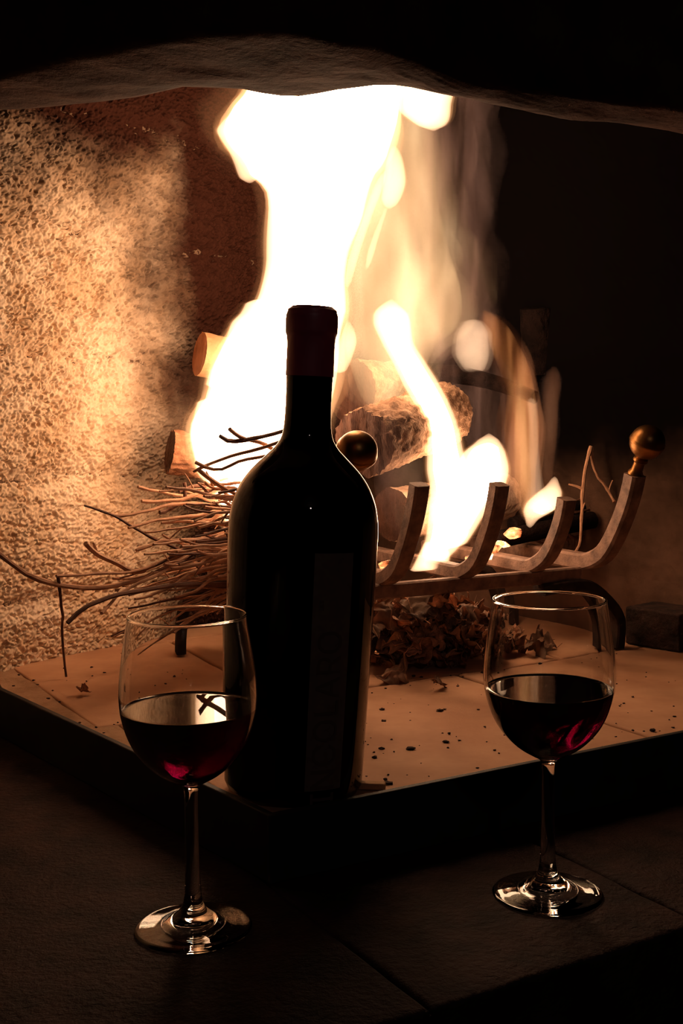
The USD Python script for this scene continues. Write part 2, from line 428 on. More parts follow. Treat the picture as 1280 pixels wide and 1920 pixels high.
def streaks(name, c1, c2, s1, s2, scale=(26, 26, 5), lo=.38, hi=.68):     # glowing gas in upright wisps
    return mat(name, {'g': ('geometry', {}), 'm': ('mapping', {'scale': scale}), 'n': ('noise_texture', {'scale': 1.0, 'detail': 2, 'roughness': .5, 'distortion': .6}),
                      'r': ('rgb_ramp', {'ramp': [(lo, c1), (hi, c2)]}), 's': ('map_range', {'from_min': lo, 'from_max': hi, 'to_min': s1, 'to_max': s2, 'clamp': True}), 'e': ('emission', {})},
               [('g.position', 'm.vector'), ('m.vector', 'n.vector'), ('n.fac', 'r.fac'), ('n.fac', 's.value'), ('r.color', 'e.color'), ('s.result', 'e.strength')], volume='e.emission')


G_body = glow('flame_body_gas', FIRE * 8)
G_sheath = [glow('flame_sheath_gas', np.array([15.0, 7.2, 3.0])), glow('flame_edge_gas', np.array([4.0, 1.7, .60])), glow('flame_fringe_gas', np.array([1.1, .42, .15])), glow('flame_halo_gas', np.array([.30, .11, .045]))]
G_soft = glow('soft_flame_gas', np.array([9.0, 5.6, 3.4]))
G_soft2 = glow('soft_flame_edge_gas', np.array([3.5, 2.0, 1.1]))
G_orange = streaks('orange_wisps', (1, .28, .06), (1, .46, .16), .8, 15.0, (52, 52, 6), .40, .66)
G_orange2 = streaks('orange_wisp_edge', (1, .26, .08), (1, .40, .17), .3, 4.4, (40, 40, 6), .40, .68)
G_cream = streaks('cream_wisps', (1, .52, .20), (1, .68, .34), 1.2, 8.5, (17, 17, 7), .32, .66)
G_cream2 = streaks('cream_wisp_edge', (1, .48, .20), (1, .62, .30), .3, 2.6, (20, 20, 6), .38, .68)
G_dim = streaks('dim_wisps', (1, .40, .20), (1, .50, .33), 0.0, 2.6, (56, 56, 8), .52, .74)
G_dim2 = streaks('brown_haze', (1, .40, .22), (1, .46, .28), 0.0, .6, (24, 24, 7), .42, .68)
G_core = mat('flame_core_light', {'e': ('emission', {'color': tuple(FIRE / FIRE.max()), 'strength': float(FIRE.max())})}, surface='e.emission')

fire = thing('fire', 'tall white-hot log fire burning on the grate behind the bottle', 'fire')
FA = [(-60, 540, 700), (40, 490, 755), (120, 462, 762), (165, 455, 762), (200, 424, 752), (240, 405, 743), (268, 416, 738), (300, 440, 732), (330, 455, 714), (350, 486, 706), (400, 494, 690),
      (480, 493, 660), (540, 480, 652), (580, 462, 652), (612, 432, 645), (680, 395, 638), (740, 378, 632), (800, 354, 618), (870, 366, 600), (930, 405, 580), (1000, 430, 565), (1050, 470, 545)]
FA2 = [(170, 462, 560), (195, 448, 520), (215, 428, 500), (232, 413, 480), (246, 404, 470), (262, 412, 466), (285, 428, 470), (310, 441, 480), (330, 449, 484), (344, 458, 478)]
FA3 = [(560, 462, 520), (585, 452, 520), (605, 434, 515), (630, 424, 500), (660, 408, 490), (700, 388, 470), (730, 382, 440)]
FA4 = [(745, 372, 440), (780, 360, 430), (815, 351, 420), (850, 358, 420), (885, 368, 430), (910, 392, 440)]
FA5 = [(318, 720, 726), (350, 700, 718), (400, 682, 700), (450, 664, 684), (500, 650, 668), (540, 645, 656)]
FA6 = [(385, 724, 728), (410, 712, 721), (445, 698, 711), (480, 688, 700), (505, 684, 690)]
FA7 = [(600, 650, 654), (640, 636, 668), (670, 630, 660), (700, 626, 645)]
FB = [(272, 736, 742), (300, 722, 756), (340, 712, 763), (370, 710, 755), (392, 722, 738)]
FC = [(60, 772, 850), (165, 745, 852), (200, 745, 842), (225, 770, 838), (246, 805, 822)]
FE = [(560, 722, 745), (580, 700, 762), (600, 697, 770), (640, 712, 776), (680, 733, 800), (720, 752, 825), (760, 776, 846), (800, 797, 860), (840, 800, 868), (880, 798, 880), (920, 803, 890), (960, 800, 885), (1000, 795, 880), (1040, 785, 850), (1062, 768, 842)]
FF = [(812, 908, 924), (830, 890, 940), (850, 866, 951), (880, 850, 957), (910, 842, 950), (930, 836, 935), (960, 826, 914), (1000, 812, 890), (1030, 800, 868)]
FI = [(893, 1036, 1043), (908, 1024, 1049), (926, 1003, 1055), (945, 988, 1055), (960, 983, 1036), (976, 985, 1008), (990, 988, 998)]
FQ = [(895, 425, 450), (925, 418, 455), (960, 424, 452), (985, 432, 446)]
FS = [(1015, 795, 820), (1040, 780, 842), (1060, 770, 835), (1072, 765, 790)]
for rows, D, dep, core in ((FA, 1.30, .62, True), (FA2, 1.30, .7, False), (FA3, 1.31, .7, False), (FA4, 1.29, .7, False), (FA5, 1.33, .7, False), (FA6, 1.34, .7, False), (FA7, 1.27, .7, False), (FB, 1.38, .6, False), (FC, 1.40, .6, False), (FE, 1.33, .6, True), (FF, 1.36, .6, True), (FI, 1.36, .7, False), (FQ, 1.30, .7, False), (FS, 1.29, .7, False)):
    sd = int(rows[0][1])
    obj('flame', hull(rows, D, dep, .09, grow=.94, wob=.10 if core else .28, seed=sd + 1), G_body, fire, smooth=True)
    big = max(1.0, .5 + .5 * (max(r[2] - r[1] for r in rows) / 130))
    for gi, (gr_, wb) in enumerate(((1.01, .14), (1.06, .22), (1.13, .28), (1.26, .36))[:4 if core else 3]):
        obj('flame_mantle', hull(rows, D, dep, .10 + .004 * gi, grow=1 + (gr_ - 1) / big ** .5 * 1.2, wob=wb if core else wb + .14, seed=sd + 1 + gi // 2), G_sheath[gi], fire, smooth=True)
    if core:
        obj('flame_core', hull(rows[1:-1], D, dep, .06, grow=.66, wob=.05, seed=sd + 1), G_core, fire, smooth=True)
FT1 = [(120, 690, 800), (200, 690, 812), (300, 650, 830), (400, 610, 842), (480, 596, 868), (550, 592, 890), (600, 600, 880), (660, 630, 830), (720, 660, 790), (780, 680, 750)]
FT2 = [(80, 700, 900), (165, 690, 918), (220, 690, 910), (300, 680, 918), (400, 660, 915), (500, 645, 928), (560, 640, 930), (620, 645, 915), (690, 660, 880)]
FG = [(580, 893, 920), (620, 905, 962), (660, 916, 986), (700, 930, 1002), (740, 943, 1010), (800, 940, 1018), (850, 944, 1015), (900, 950, 1010), (950, 972, 1008), (985, 982, 1000)]
FG2 = [(745, 985, 1006), (800, 990, 1010), (850, 990, 1012), (900, 993, 1016), (960, 985, 1030)]
FH = [(685, 1030, 1046), (720, 1013, 1056), (760, 1010, 1050), (820, 1008, 1046), (870, 1008, 1040), (925, 1016, 1034)]
FJ = [(598, 872, 900), (630, 850, 922), (660, 846, 922), (690, 862, 914), (702, 880, 900)]
FK = [(610, 850, 920), (660, 810, 930), (720, 800, 960), (780, 840, 965), (850, 865, 985), (910, 900, 990), (950, 930, 985)]
FL = [(640, 640, 700), (700, 632, 790), (770, 632, 790), (850, 690, 790), (920, 720, 800), (990, 750, 800)]
FM = [(845, 705, 800), (900, 712, 800), (960, 730, 795), (1010, 750, 790), (1040, 765, 785)]
for rows, D, g, g2, dep, t in ((FM, 1.275, G_cream2, G_dim2, .8, .04), (FT1, 1.44, G_cream, G_cream2, .8, .05), (FT2, 1.50, G_dim, G_dim2, .8, .08), (FG, 1.36, G_orange, G_orange2, .8, .05), (FG2, 1.34, G_soft, G_soft2, .8, .05), (FH, 1.40, G_orange2, G_dim2, .8, .05),
                           (FJ, 1.42, G_soft, G_soft2, .8, .05), (FK, 1.43, G_dim, G_dim2, .8, .07), (FL, 1.235, G_dim2, G_dim2, .5, .02)):
    for gi, (gr_, gg) in enumerate(((.82, g), (1.0, g2), (1.15, g2))):
        obj('flame_wisp', hull(rows, D, dep, t, grow=gr_, wob=.16 + .1 * gi, seed=int(rows[0][2]) + gi), gg, fire, smooth=True)

# ------------------------------------------------------------------ fire grate
ZG = .132
RA, RB = at(560, 1122, ZG), at(1078, 1076, ZG)                # front rail, left end hidden by the bottle
ug = (RB - RA) / np.linalg.norm(RB - RA); ug[2] = 0
og = np.array([ug[1], -ug[0], 0])                             # outward, towards the viewer's right
M_grate = mix_mat('scorched_iron', (.13, .075, .055), (.30, .18, .13), 60, .65, .6, 320, .0012, .4)
M_leg = mix_mat('sooty_iron', (.022, .013, .010), (.06, .034, .026), 60, .75, .6, 320, .0012, .2)
M_brass = mix_mat('tarnished_brass', (.24, .11, .035), (.36, .18, .06), 30, .36, .15, 300, .0005, .5, metallic=1.0)
grate = thing('fire_grate', 'iron fire grate with upturned bars and two ball finials', 'fire grate')
DG = .20
obj('rail', bar_sweep(np.linspace(RA - ug * .02, RB + ug * .004, 12), [0, 0, 1], .016, .012), M_grate, grate)
obj('rail', bar_sweep(np.linspace(RA - ug * .02, RB + ug * .004, 12) - og * DG, [0, 0, 1], .016, .012), M_grate, grate)
def gbar(px_b, py_b, px_t, py_t, w, h, extra=0.0):
    """a bar lying across the rails and turned up at the front: foot pixel on the rail, tip pixel"""
    s = at(px_b, py_b, ZG + .013)
    s = RA + ug * ((s - RA) @ ug); s[2] = ZG + .012
    out = .045; 
    # tip: on the plane that holds the bar (spanned by og and z)
    d = ray(px_t, py_t); n = ug; t = ((s - CAM) @ n) / (d @ n); tip = CAM + d * t
    pts = [s - og * (DG + .03), s - og * .10, s - og * .01, s + og * ((tip - s) @ og * .30) + [0, 0, .010], s + og * ((tip - s) @ og * .62) + [0, 0, (tip[2] - s[2]) * .36], tip]
    return spline(pts, 40), tip
for bx, by, tx, ty, w in ((722, 1085, 786, 908, .017), (866, 1072, 936, 908, .017), (985, 1058, 1062, 935, .017)):
    P, tip = gbar(bx, by, tx, ty, w, .02)
    obj('bar', bar_sweep(P, ug, w, .016), M_grate, grate)
def dog(bx, by, tx, ty, br, bx2, by2):
    P, tip = gbar(bx, by, tx, ty, .017, .02)
    obj('bar', bar_sweep(P, ug, .019, .019), M_grate, grate)
    d = ray(bx2, by2); t = ((tip - CAM) @ ug) / (d @ ug); c = CAM + d * t
    ax = (c - tip) / np.linalg.norm(c - tip); gap = np.linalg.norm(c - tip)
    pr = [(0, -gap - .004), (.0075, -gap - .004), (.0085, -gap + .002), (.0062, -gap + .006), (.0058, -br * 1.35), (.008, -br * 1.22), (.0075, -br * 1.08), (.0055, -br * .99)]
    pr += [(br * math.cos(a), br * math.sin(a)) for a in np.linspace(-1.3, -.16, 10)]
    pr += [(br * 1.0, -.0022), (br * 1.035, -.001), (br * 1.035, .001), (br * 1.0, .0022)]
    pr += [(br * math.cos(a), br * math.sin(a)) for a in np.linspace(.16, math.pi / 2, 14)]
    m = lathe(pr, 40); ex = np.cross([0, 1, 0], ax); ex /= np.linalg.norm(ex)
    fin = obj('finial', frame_to(m, c, ex, np.cross(ax, ex), ax), M_brass, grate, smooth=35)
    return fin
dog(560, 1100, 640, 905, .0185, 669, 846)
dog(1088, 1050, 1190, 890, .0185, 1213, 829)
def leg(pts, w=.03):
    P = spline(pts, 26); S = np.cross(P[-1] - P[0], [0, 0, 1.0])
    obj('leg', bar_sweep(P, S, .022, .013), M_leg, grate)
RBk = RB - og * DG; RAk = RA - og * DG
lf = at(1152, 1212, ZF + .002)
leg([RB - ug * .05 - [0, 0, .014], RB + ug * .004 - [0, 0, .012], aty(1128, 1122, lf[1] * .5 + RB[1] * .5), aty(1155, 1170, lf[1]), lf])
lk = at(336, 1224, ZF + .002)
tk = aty(425, 1098, RAk[1]); leg([tk + ug * .04, tk, aty(372, 1106, lk[1]), aty(342, 1150, lk[1]), lk])
leg([RA + ug * .03 - [0, 0, .014], RA - ug * .01 - [0, 0, .016], RA - ug * .03 + og * .01 - [0, 0, .045], v3((RA - ug * .04)[:2], ZF + .002)])
leg([RBk - ug * .05 - [0, 0, .012], RBk - [0, 0, .014], RBk + ug * .03 - [0, 0, .045], v3((RBk + ug * .04)[:2], ZF + .002)])

# ------------------------------------------------------------------ logs
M_bark = mix_mat('ashy_bark', (.20, .105, .06), (.50, .31, .20), 75, .9, 1.0, 140, .004, .2)
M_char = mix_mat('charred_wood', (.004, .0025, .0025), (.013, .007, .006), 60, .95, 1.0, 160, .003, .06)
M_cut = mix_mat('burnt_cut_wood', (.035, .013, .007), (.085, .034, .018), 40, .8, .9, 120, .003, .25, squash=(1, 1, .25))
M_pale = mix_mat('pale_split_wood', (.45, .25, .12), (.62, .38, .20), 30, .8, .5, 120, .002, .25)


def log(name, p, q, r, label, group=None, bark=None, cut=None, r2=None, rough=.08, seed=0, sides=72, n=64, bend=0.0):
    p, q = np.asarray(p, float), np.asarray(q, float); r2 = r if r2 is None else r2
    t = thing(name, label, 'log', group)
    ax = (q - p) / np.linalg.norm(q - p); e1 = np.cross(ax, [0, 0, 1.0]); e1 /= np.linalg.norm(e1); e2 = np.cross(e1, ax)
    th = np.arange(sides) * 2 * math.pi / sides; s = np.linspace(0, 1, n); V = []
    L = np.linalg.norm(q - p)
    for i, u in enumerate(s):
        c = p + (q - p) * u + e2 * bend * math.sin(math.pi * u)
        R = r + (r2 - r) * u
        d = np.cos(th)[:, None] * e1 + np.sin(th)[:, None] * e2
        k = d * 3.0 + ax * u * L * 14 + seed * 3.7
        w = 1 + rough * .8 * (fbm(k * 1.1, 2, seed) - .5) + rough * .9 * (np.abs(noise(d * 7 + ax * u * L * 70 + seed, seed + 4) - .5) * 2 - .5) + rough * .5 * (noise(d * 16 + ax * u * L * 170, seed + 6) - .5)
        V.append(c + d * (R * w)[:, None])
    V = np.vstack(V); f = []
    for i in range(n - 1):
        for k in range(sides):
            a_, b_ = i * sides + k, i * sides + (k + 1) % sides
            f += [(a_, b_, b_ + sides), (a_, b_ + sides, a_ + sides)]
    m = trimesh.Trimesh(V, f, process=False)
    vol_sign = np.einsum('ij,ij->i', m.face_normals, m.triangles_center - (p + q) / 2).mean()
    if vol_sign < 0: m.invert()
    obj('bark', m, bark or M_bark, t, smooth=50)
    for base, c, sgn in ((0, p, -1), ((n - 1) * sides, q, 1)):
        ring = V[base:base + sides]; cen = ring.mean(0); VV = [ring]; K = 9
        for k in range(1, K):
            u = 1 - k / K; rg = cen + (ring - cen) * (u * .97 + .0)
            ang = noise(np.stack([np.cos(th) * 5, np.sin(th) * 5, np.full(sides, seed + base * .1)], 1), 5)
            off = .10 * r * (fbm((rg - cen) / r * 2.2 + seed, 3, 6) - .5) + .045 * r * (np.sin(u * 26) * .35) + .07 * r * (noise(np.outer((rg - cen) @ e1, [1.0, 0, 0]) / r * 9 + seed, 8) - .5)
            rg = rg + np.outer(off + .015 * r, ax * sgn)
            VV.append(rg)
        VV = np.vstack(VV + [cen[None] + ax * sgn * .01 * r]); ff = []
        for i in range(K - 1):
            for k in range(sides):
                a_, b_ = i * sides + k, i * sides + (k + 1) % sides
                ff += [(a_, b_, b_ + sides), (a_, b_ + sides, a_ + sides)]
        for k in range(sides): ff.append(((K - 1) * sides + k, (K - 1) * sides + (k + 1) % sides, K * sides))
        e = trimesh.Trimesh(VV, ff, process=False)
        if (e.face_normals @ (ax * sgn)).mean() < 0: e.invert()
        obj('cut_end', e, cut or M_cut, t, smooth=35)
    return t


log('log', aty(682, 832, 1.285), aty(835, 775, 1.43), .0385, 'thick bark-covered log with its round cut end facing out beside the bottle neck', seed=1, rough=.15)
log('log', aty(660, 735, 1.50), aty(800, 742, 1.60), .042, 'ashy log lying behind and above the round-ended log', seed=2)
log('log', aty(374, 664, 1.445), aty(560, 700, 1.50), .027, 'pale split log high on the left with its oval end towards the wall', seed=3, bark=M_pale, cut=mix_mat('red_cut_wood', (.34, .13, .06), (.46, .20, .10), 40, .8, .5), rough=.05)
log('log', aty(318, 846, 1.385), aty(520, 880, 1.43), .0265, 'rough-ended log low on the left between the wall and the flames', seed=4, bark=mix_mat('red_brown_bark', (.22, .09, .045), (.40, .19, .10), 50, .9, .9, 120, .003), rough=.22)
log('log', aty(760, 700, 1.50), aty(1003, 745, 1.36), .0135, 'thin charred stick poking out to the right through the flames', seed=5, bark=M_char, cut=M_char, r2=.0075, bend=.010, sides=28)
log('log', aty(1012, 700, 1.56), aty(1008, 578, 1.55), .0235, 'dark squarish log standing upright against the sooty wall', seed=6, bark=M_char, cut=M_char, rough=.05)
log('log', aty(735, 965, 1.38), aty(940, 930, 1.54), .032, 'half-burnt log lying low in the grate under the flames', seed=7, bark=mix_mat('ash_white_bark', (.34, .21, .14), (.60, .42, .30), 40, .95, .8, 120, .003))
log('log', aty(480, 985, 1.26), aty(640, 950, 1.50), .034, 'log lying in the grate behind the bottle', seed=8)
log('log', aty(930, 1012, 1.39), aty(1110, 975, 1.47), .011, 'thin black branch lying at the right end of the grate', seed=9, bark=M_char, cut=M_char, sides=24)
log('log', aty(960, 985, 1.43), aty(1140, 940, 1.52), .010, 'thin black branch stacked behind at the right end of the grate', seed=10, bark=M_char, cut=M_char, sides=24)

# glowing embers in the grate
M_ember = mat('ember', {'g': ('geometry', {}), 'n': ('noise_texture', {'scale': 55, 'detail': 4, 'roughness': .6}), 'r': ('rgb_ramp', {'ramp': [(.36, (1, .16, .03)), (.55, (1, .36, .12)), (.7, (1, .62, .36))]}),
                        's': ('map_range', {'from_min': .36, 'from_max': .66, 'to_min': .0, 'to_max': 2.6, 'clamp': True}),
                        'p': ('principled_bsdf', {'base_color': (.05, .03, .025), 'roughness': .9})},
              [('g.position', 'n.vector'), ('n.fac', 'r.fac'), ('n.fac', 's.value'), ('r.color', 'p.emission_color'), ('s.result', 'p.emission_strength')], surface='p.BSDF')
for i, (x, y, d, r) in enumerate(((905, 1044, 1.33, .010), (885, 1056, 1.31, .007), (926, 1030, 1.36, .008), (1018, 955, 1.40, .010), (962, 1000, 1.38, .010), (944, 1018, 1.37, .008), (728, 1064, 1.25, .009), (440, 1002, 1.27, .009))):
    pts = np.random.default_rng(i).normal(size=(16, 3)); pts = pts / np.linalg.norm(pts, axis=1)[:, None] * r * np.array([1.3, 1.0, .75])
    mm = m3.Manifold.hull_points(pts).to_mesh(); s = trimesh.Trimesh(mm.vert_properties[:, :3], mm.tri_verts); c = aty(x, y, d); c[2] = max(c[2], ZG + .02)
    s.apply_translation(c)
    tag(obj('ember', s, M_ember, smooth=20), 'glowing ember lying between the grate bars under the flames', 'ember', 'embers in the grate')

# ------------------------------------------------------------------ twigs
M_twig = mix_mat('dry_twig', (.34, .17, .095), (.58, .33, .20), 60, .7, .6, 300, .0008, .3)
M_twig2 = mix_mat('dark_twig', (.11, .05, .032), (.20, .095, .06), 60, .7, .6, 300, .0008, .3)


def twig(pts, r0, r1, label, group=None, m=None, buds=True, n=22, side=None):
    P = spline(pts, n); t = np.linspace(0, 1, n)
    R = r0 + (r1 - r0) * t
    if buds: R = R * (1 + .22 * (noise(np.stack([t * 17, t * 0 + r0 * 9999, t * 0 + len(taken)], 1), 3) > .72))
    P = P + .0012 * (np.stack([noise(np.c_[t * 9, t * 0 + len(taken), t * 0 + k], 4) for k in range(3)], 1) - .5)
    meshes = [tube(P, R, 7)]
    for (i, dv, l) in side or []:
        meshes.append(tube(spline([P[i], P[i] + np.array(dv) * l * .5 + [0, 0, .001], P[i] + np.array(dv) * l], 6), np.linspace(R[i] * .8, R[i] * .45, 6), 6))
    return tag(obj('twig', trimesh.util.concatenate(meshes), m or M_twig, smooth=45), label, 'twig', group)


def px(pts): return [aty(x, y, d) for x, y, d in pts]
twig(px([(-40, 1010, 1.05), (0, 1040, 1.06), (60, 1082, 1.08), (125, 1100, 1.11), (200, 1101, 1.15), (262, 1086, 1.18), (340, 1050, 1.22), (430, 1000, 1.27), (520, 985, 1.30)]), .0022, .0032, 'long curved twig reaching farthest left out of the brushwood')
hang = at(125, 1270, ZF + .001)
twig([aty(108, 1078, 1.10), aty(114, 1130, 1.115), aty(117, 1190, hang[1]), hang], .0015, .0013, 'thin straight twig hanging down to the hearth floor by the left wall', m=M_twig2)
twig(px([(126, 1168, 1.08), (170, 1132, 1.10), (250, 1110, 1.14), (330, 1097, 1.19), (440, 1095, 1.25), (520, 1080, 1.28)]), .0022, .0030, 'dark twig with a blunt tip drooping lowest toward the left glass', m=M_twig2)
twig(px([(160, 1019, 1.13), (175, 1034, 1.14), (215, 1055, 1.16), (258, 1072, 1.18), (330, 1045, 1.22), (430, 1020, 1.28)]), .0026, .0020, 'thin twig with a dark blunt tip pointing up left', side=[(2, (-.3, 0, .95), .012)])
twig(px([(158, 948, 1.17), (215, 968, 1.19), (260, 995, 1.21), (300, 1015, 1.24), (360, 1040, 1.28)]), .0011, .0018, 'hair-thin straight twig slanting down across the pale wall', m=M_twig2)
twig(px([(105, 1080, 1.09), (180, 1076, 1.13), (250, 1072, 1.17), (330, 1040, 1.22), (440, 1005, 1.28)]), .0012, .0020, 'thin level twig meeting the top of the hanging twig')
twig(px([(1064, 1048, 1.40), (1088, 1012, 1.41), (1090, 960, 1.42), (1093, 910, 1.43), (1108, 838, 1.45)]), .0017, .0024, 'upright forked twig at the right end of the grate, long left prong', m=M_twig, side=[(13, (-.85, .1, .3), .02), (9, (.3, 0, .9), .012)])
twig(px([(1108, 838, 1.45), (1118, 890, 1.45), (1130, 905, 1.45), (1152, 942, 1.44)]), .0021, .0017, 'short right prong of the forked twig at the right end of the grate', m=M_twig, side=[(17, (.3, 0, .9), .016)])
explicit = [[(258, 913, 1.25), (300, 922, 1.27), (350, 930, 1.30), (440, 925, 1.34)], [(215, 968, 1.2), (260, 962, 1.22), (330, 945, 1.26), (430, 955, 1.3)], [(240, 990, 1.2), (300, 975, 1.23), (380, 965, 1.27), (460, 940, 1.31)],
            [(255, 1032, 1.18), (310, 1015, 1.21), (380, 1010, 1.25), (450, 985, 1.3)], [(265, 940, 1.24), (330, 938, 1.27), (420, 905, 1.31), (480, 890, 1.34)], [(345, 905, 1.28), (347, 930, 1.28), (330, 948, 1.28), (300, 962, 1.27)],
            [(412, 818, 1.33), (432, 827, 1.34), (480, 822, 1.36), (560, 800, 1.4)], [(362, 885, 1.3), (400, 866, 1.32), (470, 846, 1.35), (560, 820, 1.38)], [(366, 867, 1.3), (410, 880, 1.32), (460, 862, 1.35), (540, 850, 1.38)],
            [(430, 805, 1.34), (452, 820, 1.35), (500, 835, 1.37)], [(370, 880, 1.3), (390, 895, 1.31), (414, 912, 1.32), (450, 930, 1.34)], [(190, 1150, 1.1), (230, 1110, 1.14), (310, 1070, 1.19), (370, 1030, 1.24)]]
own = {0: 'pale thin twig jutting out highest toward the wall from the brushwood', 5: 'hooked twig hanging down below the rough log end on the left', 6: 'bent twig tip standing highest against the white flame left of the bottle',
       9: 'short dark twig crossing the highest bent twig against the flame', 11: 'drooping twig low on the left just above the left glass'}
for ei, e in enumerate(explicit):
    if 6 <= ei <= 10: e = [(x, y, 1.195 + .03 * (k_ / (len(e) - 1))) for k_, (x, y, d) in enumerate(e)] + [(612, 960 + 6 * ei, 1.25)]      # these stick out in front of the flames
    twig(px(e), random.uniform(.0014, .0022), random.uniform(.0018, .0028), own.get(ei, 'dry twig in the brushwood heap left of the bottle'), None if ei in own else 'brushwood twigs left of the bottle', M_twig if random.random() < .7 else M_twig2)
for i in range(90):                                            # the rest of the heap, sprawling out of the grate's left end
    y0 = random.uniform(905, 1100); x0 = random.uniform(430, 560); d0 = random.uniform(1.24, 1.36)
    k = (y0 - 905) / 195
    L = random.uniform(90, 230) * (.65 + .5 * k); slope = random.gauss(.02 + .18 * k, .16)
    x1 = x0 - L; d1 = max(d0 - .0007 * L * random.uniform(.3, 1.1), 1.15)
    y1 = y0 + L * slope
    # stay clear of the wall
    pts = []
    for u in (0, .35, .7, 1):
        x, y, d = x0 + (x1 - x0) * u, y0 + (y1 - y0) * u + random.gauss(0, 5) - 10 * math.sin(math.pi * u) * random.uniform(-.4, 1), d0 + (d1 - d0) * u
        p = aty(x, y, d)
        s = (p[:2] - wl0) @ NL
        if s < .02: p[:2] += NL * (.02 - s)
        p[2] = max(p[2], ZF + .03)
        pts.append(p)
    twig(pts, random.uniform(.0013, .0026), random.uniform(.0007, .0015), 'dry twig in the brushwood heap left of the bottle', 'brushwood twigs left of the bottle', M_twig if random.random() < .75 else M_twig2,
         side=[(random.randint(8, 17), (random.uniform(-.8, -.2), random.uniform(-.4, .2), random.choice((-.5, .6))), random.uniform(.01, .03))] if random.random() < .5 else None)
for i in range(16):                                            # black twigs in the right end of the grate
    x0 = random.uniform(980, 1060); y0 = random.uniform(930, 1020); L = random.uniform(60, 150); sl = random.gauss(-.12, .25); d0 = random.uniform(1.42, 1.5)
    twig([aty(x0 + L * u, y0 + L * u * sl + random.gauss(0, 4), d0 + .04 * u) for u in (0, .4, .75, 1)], random.uniform(.0018, .003), random.uniform(.001, .0016), 'dark twig lying in the right end of the grate', 'dark twigs at the right end of the grate', M_twig2)

# ------------------------------------------------------------------ dry leaves and crumbs under the grate
M_leaf = mat('dry_leaf', {'g': ('geometry', {}), 'oi': ('object_info', {}), 'n': ('noise_texture', {'scale': 70, 'detail': 4}), 'r': ('rgb_ramp', {'ramp': [(.3, (.26, .135, .085)), (.7, (.66, .40, .26))]}),
                          'v': ('map_range', {'to_min': .55, 'to_max': 1.5}), 'hs': ('hsv', {}), 'b': ('noise_texture', {'scale': 260, 'detail': 3}), 'k': ('bump', {'strength': .5, 'distance': .001}),
                          'p': ('principled_bsdf', {'roughness': .6, 'specular_ior_level': .35}), 't': ('translucent_bsdf', {}), 'x': ('mix_closure', {'fac': .45})},
             [('g.position', 'n.vector'), ('g.position', 'b.vector'), ('n.fac', 'r.fac'), ('oi.random', 'v.value'), ('v.result', 'hs.value'), ('r.color', 'hs.color'), ('hs.color', 'p.base_color'), ('hs.color', 't.color'),
              ('b.fac', 'k.height'), ('k.normal', 'p.normal'), ('p.BSDF', 'x.closure1'), ('t.BSDF', 'x.closure2')], surface='x.closure')


def leaf_mesh(seed, L=.055, Wd=.034):
    n, m = 30, 17
    u = np.linspace(0, 1, n); v = np.linspace(-1, 1, m); U, V = np.meshgrid(u, v, indexing='ij')
    width = Wd * np.sin(math.pi * np.clip(U, 0.02, .985) ** .8) ** .8 * (1 + .28 * np.sin(U * 19 + seed) * np.abs(V))
    X, Y = (U - .5) * L, V * width * .5
    P = np.stack([X, Y, 0 * X], -1)
    Z = .040 * (fbm(P * 62 + seed * 5.1, 4, seed) - .5) + .55 * Y ** 2 / Wd * (1 if seed % 3 else -1) * 1.6
    curl = (seed % 5 - 2) * 16
    P = np.stack([X, Y + .016 * (noise(P * 70 + 7, seed) - .5), Z], -1)
    if curl:
        R = 1 / abs(curl) * .6; a = X / R
        P = np.stack([R * np.sin(a) + 0 * X, P[..., 1], P[..., 2] + np.sign(curl) * (R - R * np.cos(a))], -1)
    P = P.reshape(-1, 3)
    idx = np.arange(n * m).reshape(n, m)
    f = np.stack([idx[:-1, :-1], idx[1:, :-1], idx[1:, 1:], idx[:-1, 1:]], -1).reshape(-1, 4)
    tri = np.vstack([f[:, [0, 1, 2]], f[:, [0, 2, 3]]])
    me = trimesh.Trimesh(P, tri, process=False)
    nn = me.vertex_normals * .00035
    top, bot = P + nn, P - nn
    k = len(P); bnd = np.r_[idx[:, 0], idx[-1, 1:], idx[-2::-1, -1], idx[0, -2:0:-1]]
    j = np.arange(len(bnd)); a, b = bnd, bnd[(j + 1) % len(bnd)]
    rim = np.vstack([np.stack([a, b, b + k], 1), np.stack([a, b + k, a + k], 1)])
    me = trimesh.Trimesh(np.vstack([top, bot]), np.vstack([tri, tri[:, ::-1] + k, rim]), process=False)
    rib = tube(np.vstack([P[idx[:, m // 2]], P[idx[-1, m // 2]] + [.014, 0, .004]])[1:], np.linspace(.0009, .0005, n), 5)
    return me, rib


LEAF = []
def leaf(c, rot, label, group, seed, s=1.0):
    x = UsdGeom.Xform.Define(stage, path('dry_leaf'))
    R = trimesh.transformations.euler_matrix(*rot); R[:3, :3] *= s; R[:3, 3] = c
    x.AddTransformOp().Set(Gf.Matrix4d(*R.T.ravel().tolist()))
    p = tag(x.GetPrim(), label, 'leaf', group)
    if seed < len(LEAF):
        x.GetPrim().GetReferences().AddInternalReference(LEAF[seed]); x.GetPrim().SetInstanceable(True)
    else:
        a, b = leaf_mesh(seed); obj('blade', a, M_leaf, p, smooth=60); obj('midrib', b, M_leaf, p, smooth=60); LEAF.append(x.GetPath())
    return p
heap = []
hc0, hc1 = at(715, 1262, ZF), at(900, 1250, ZF)
for i in range(170):
    a = random.random(); 
    x = 690 + 215 * a; 
    peak = .058 * math.exp(-((x - 820) / 85) ** 2) + .035 * math.exp(-((x - 720) / 40) ** 2) + .012
    h = peak * random.random() ** .7
    y = at(x, 1272 - 18 * a, ZF)[1] + .012 + random.uniform(0, .10) * (.5 + h * 8)
    lat = (x - 640) / F * y
    heap.append((lat, y, ZF + .008 + h * (1 if y < 1.32 else .7)))
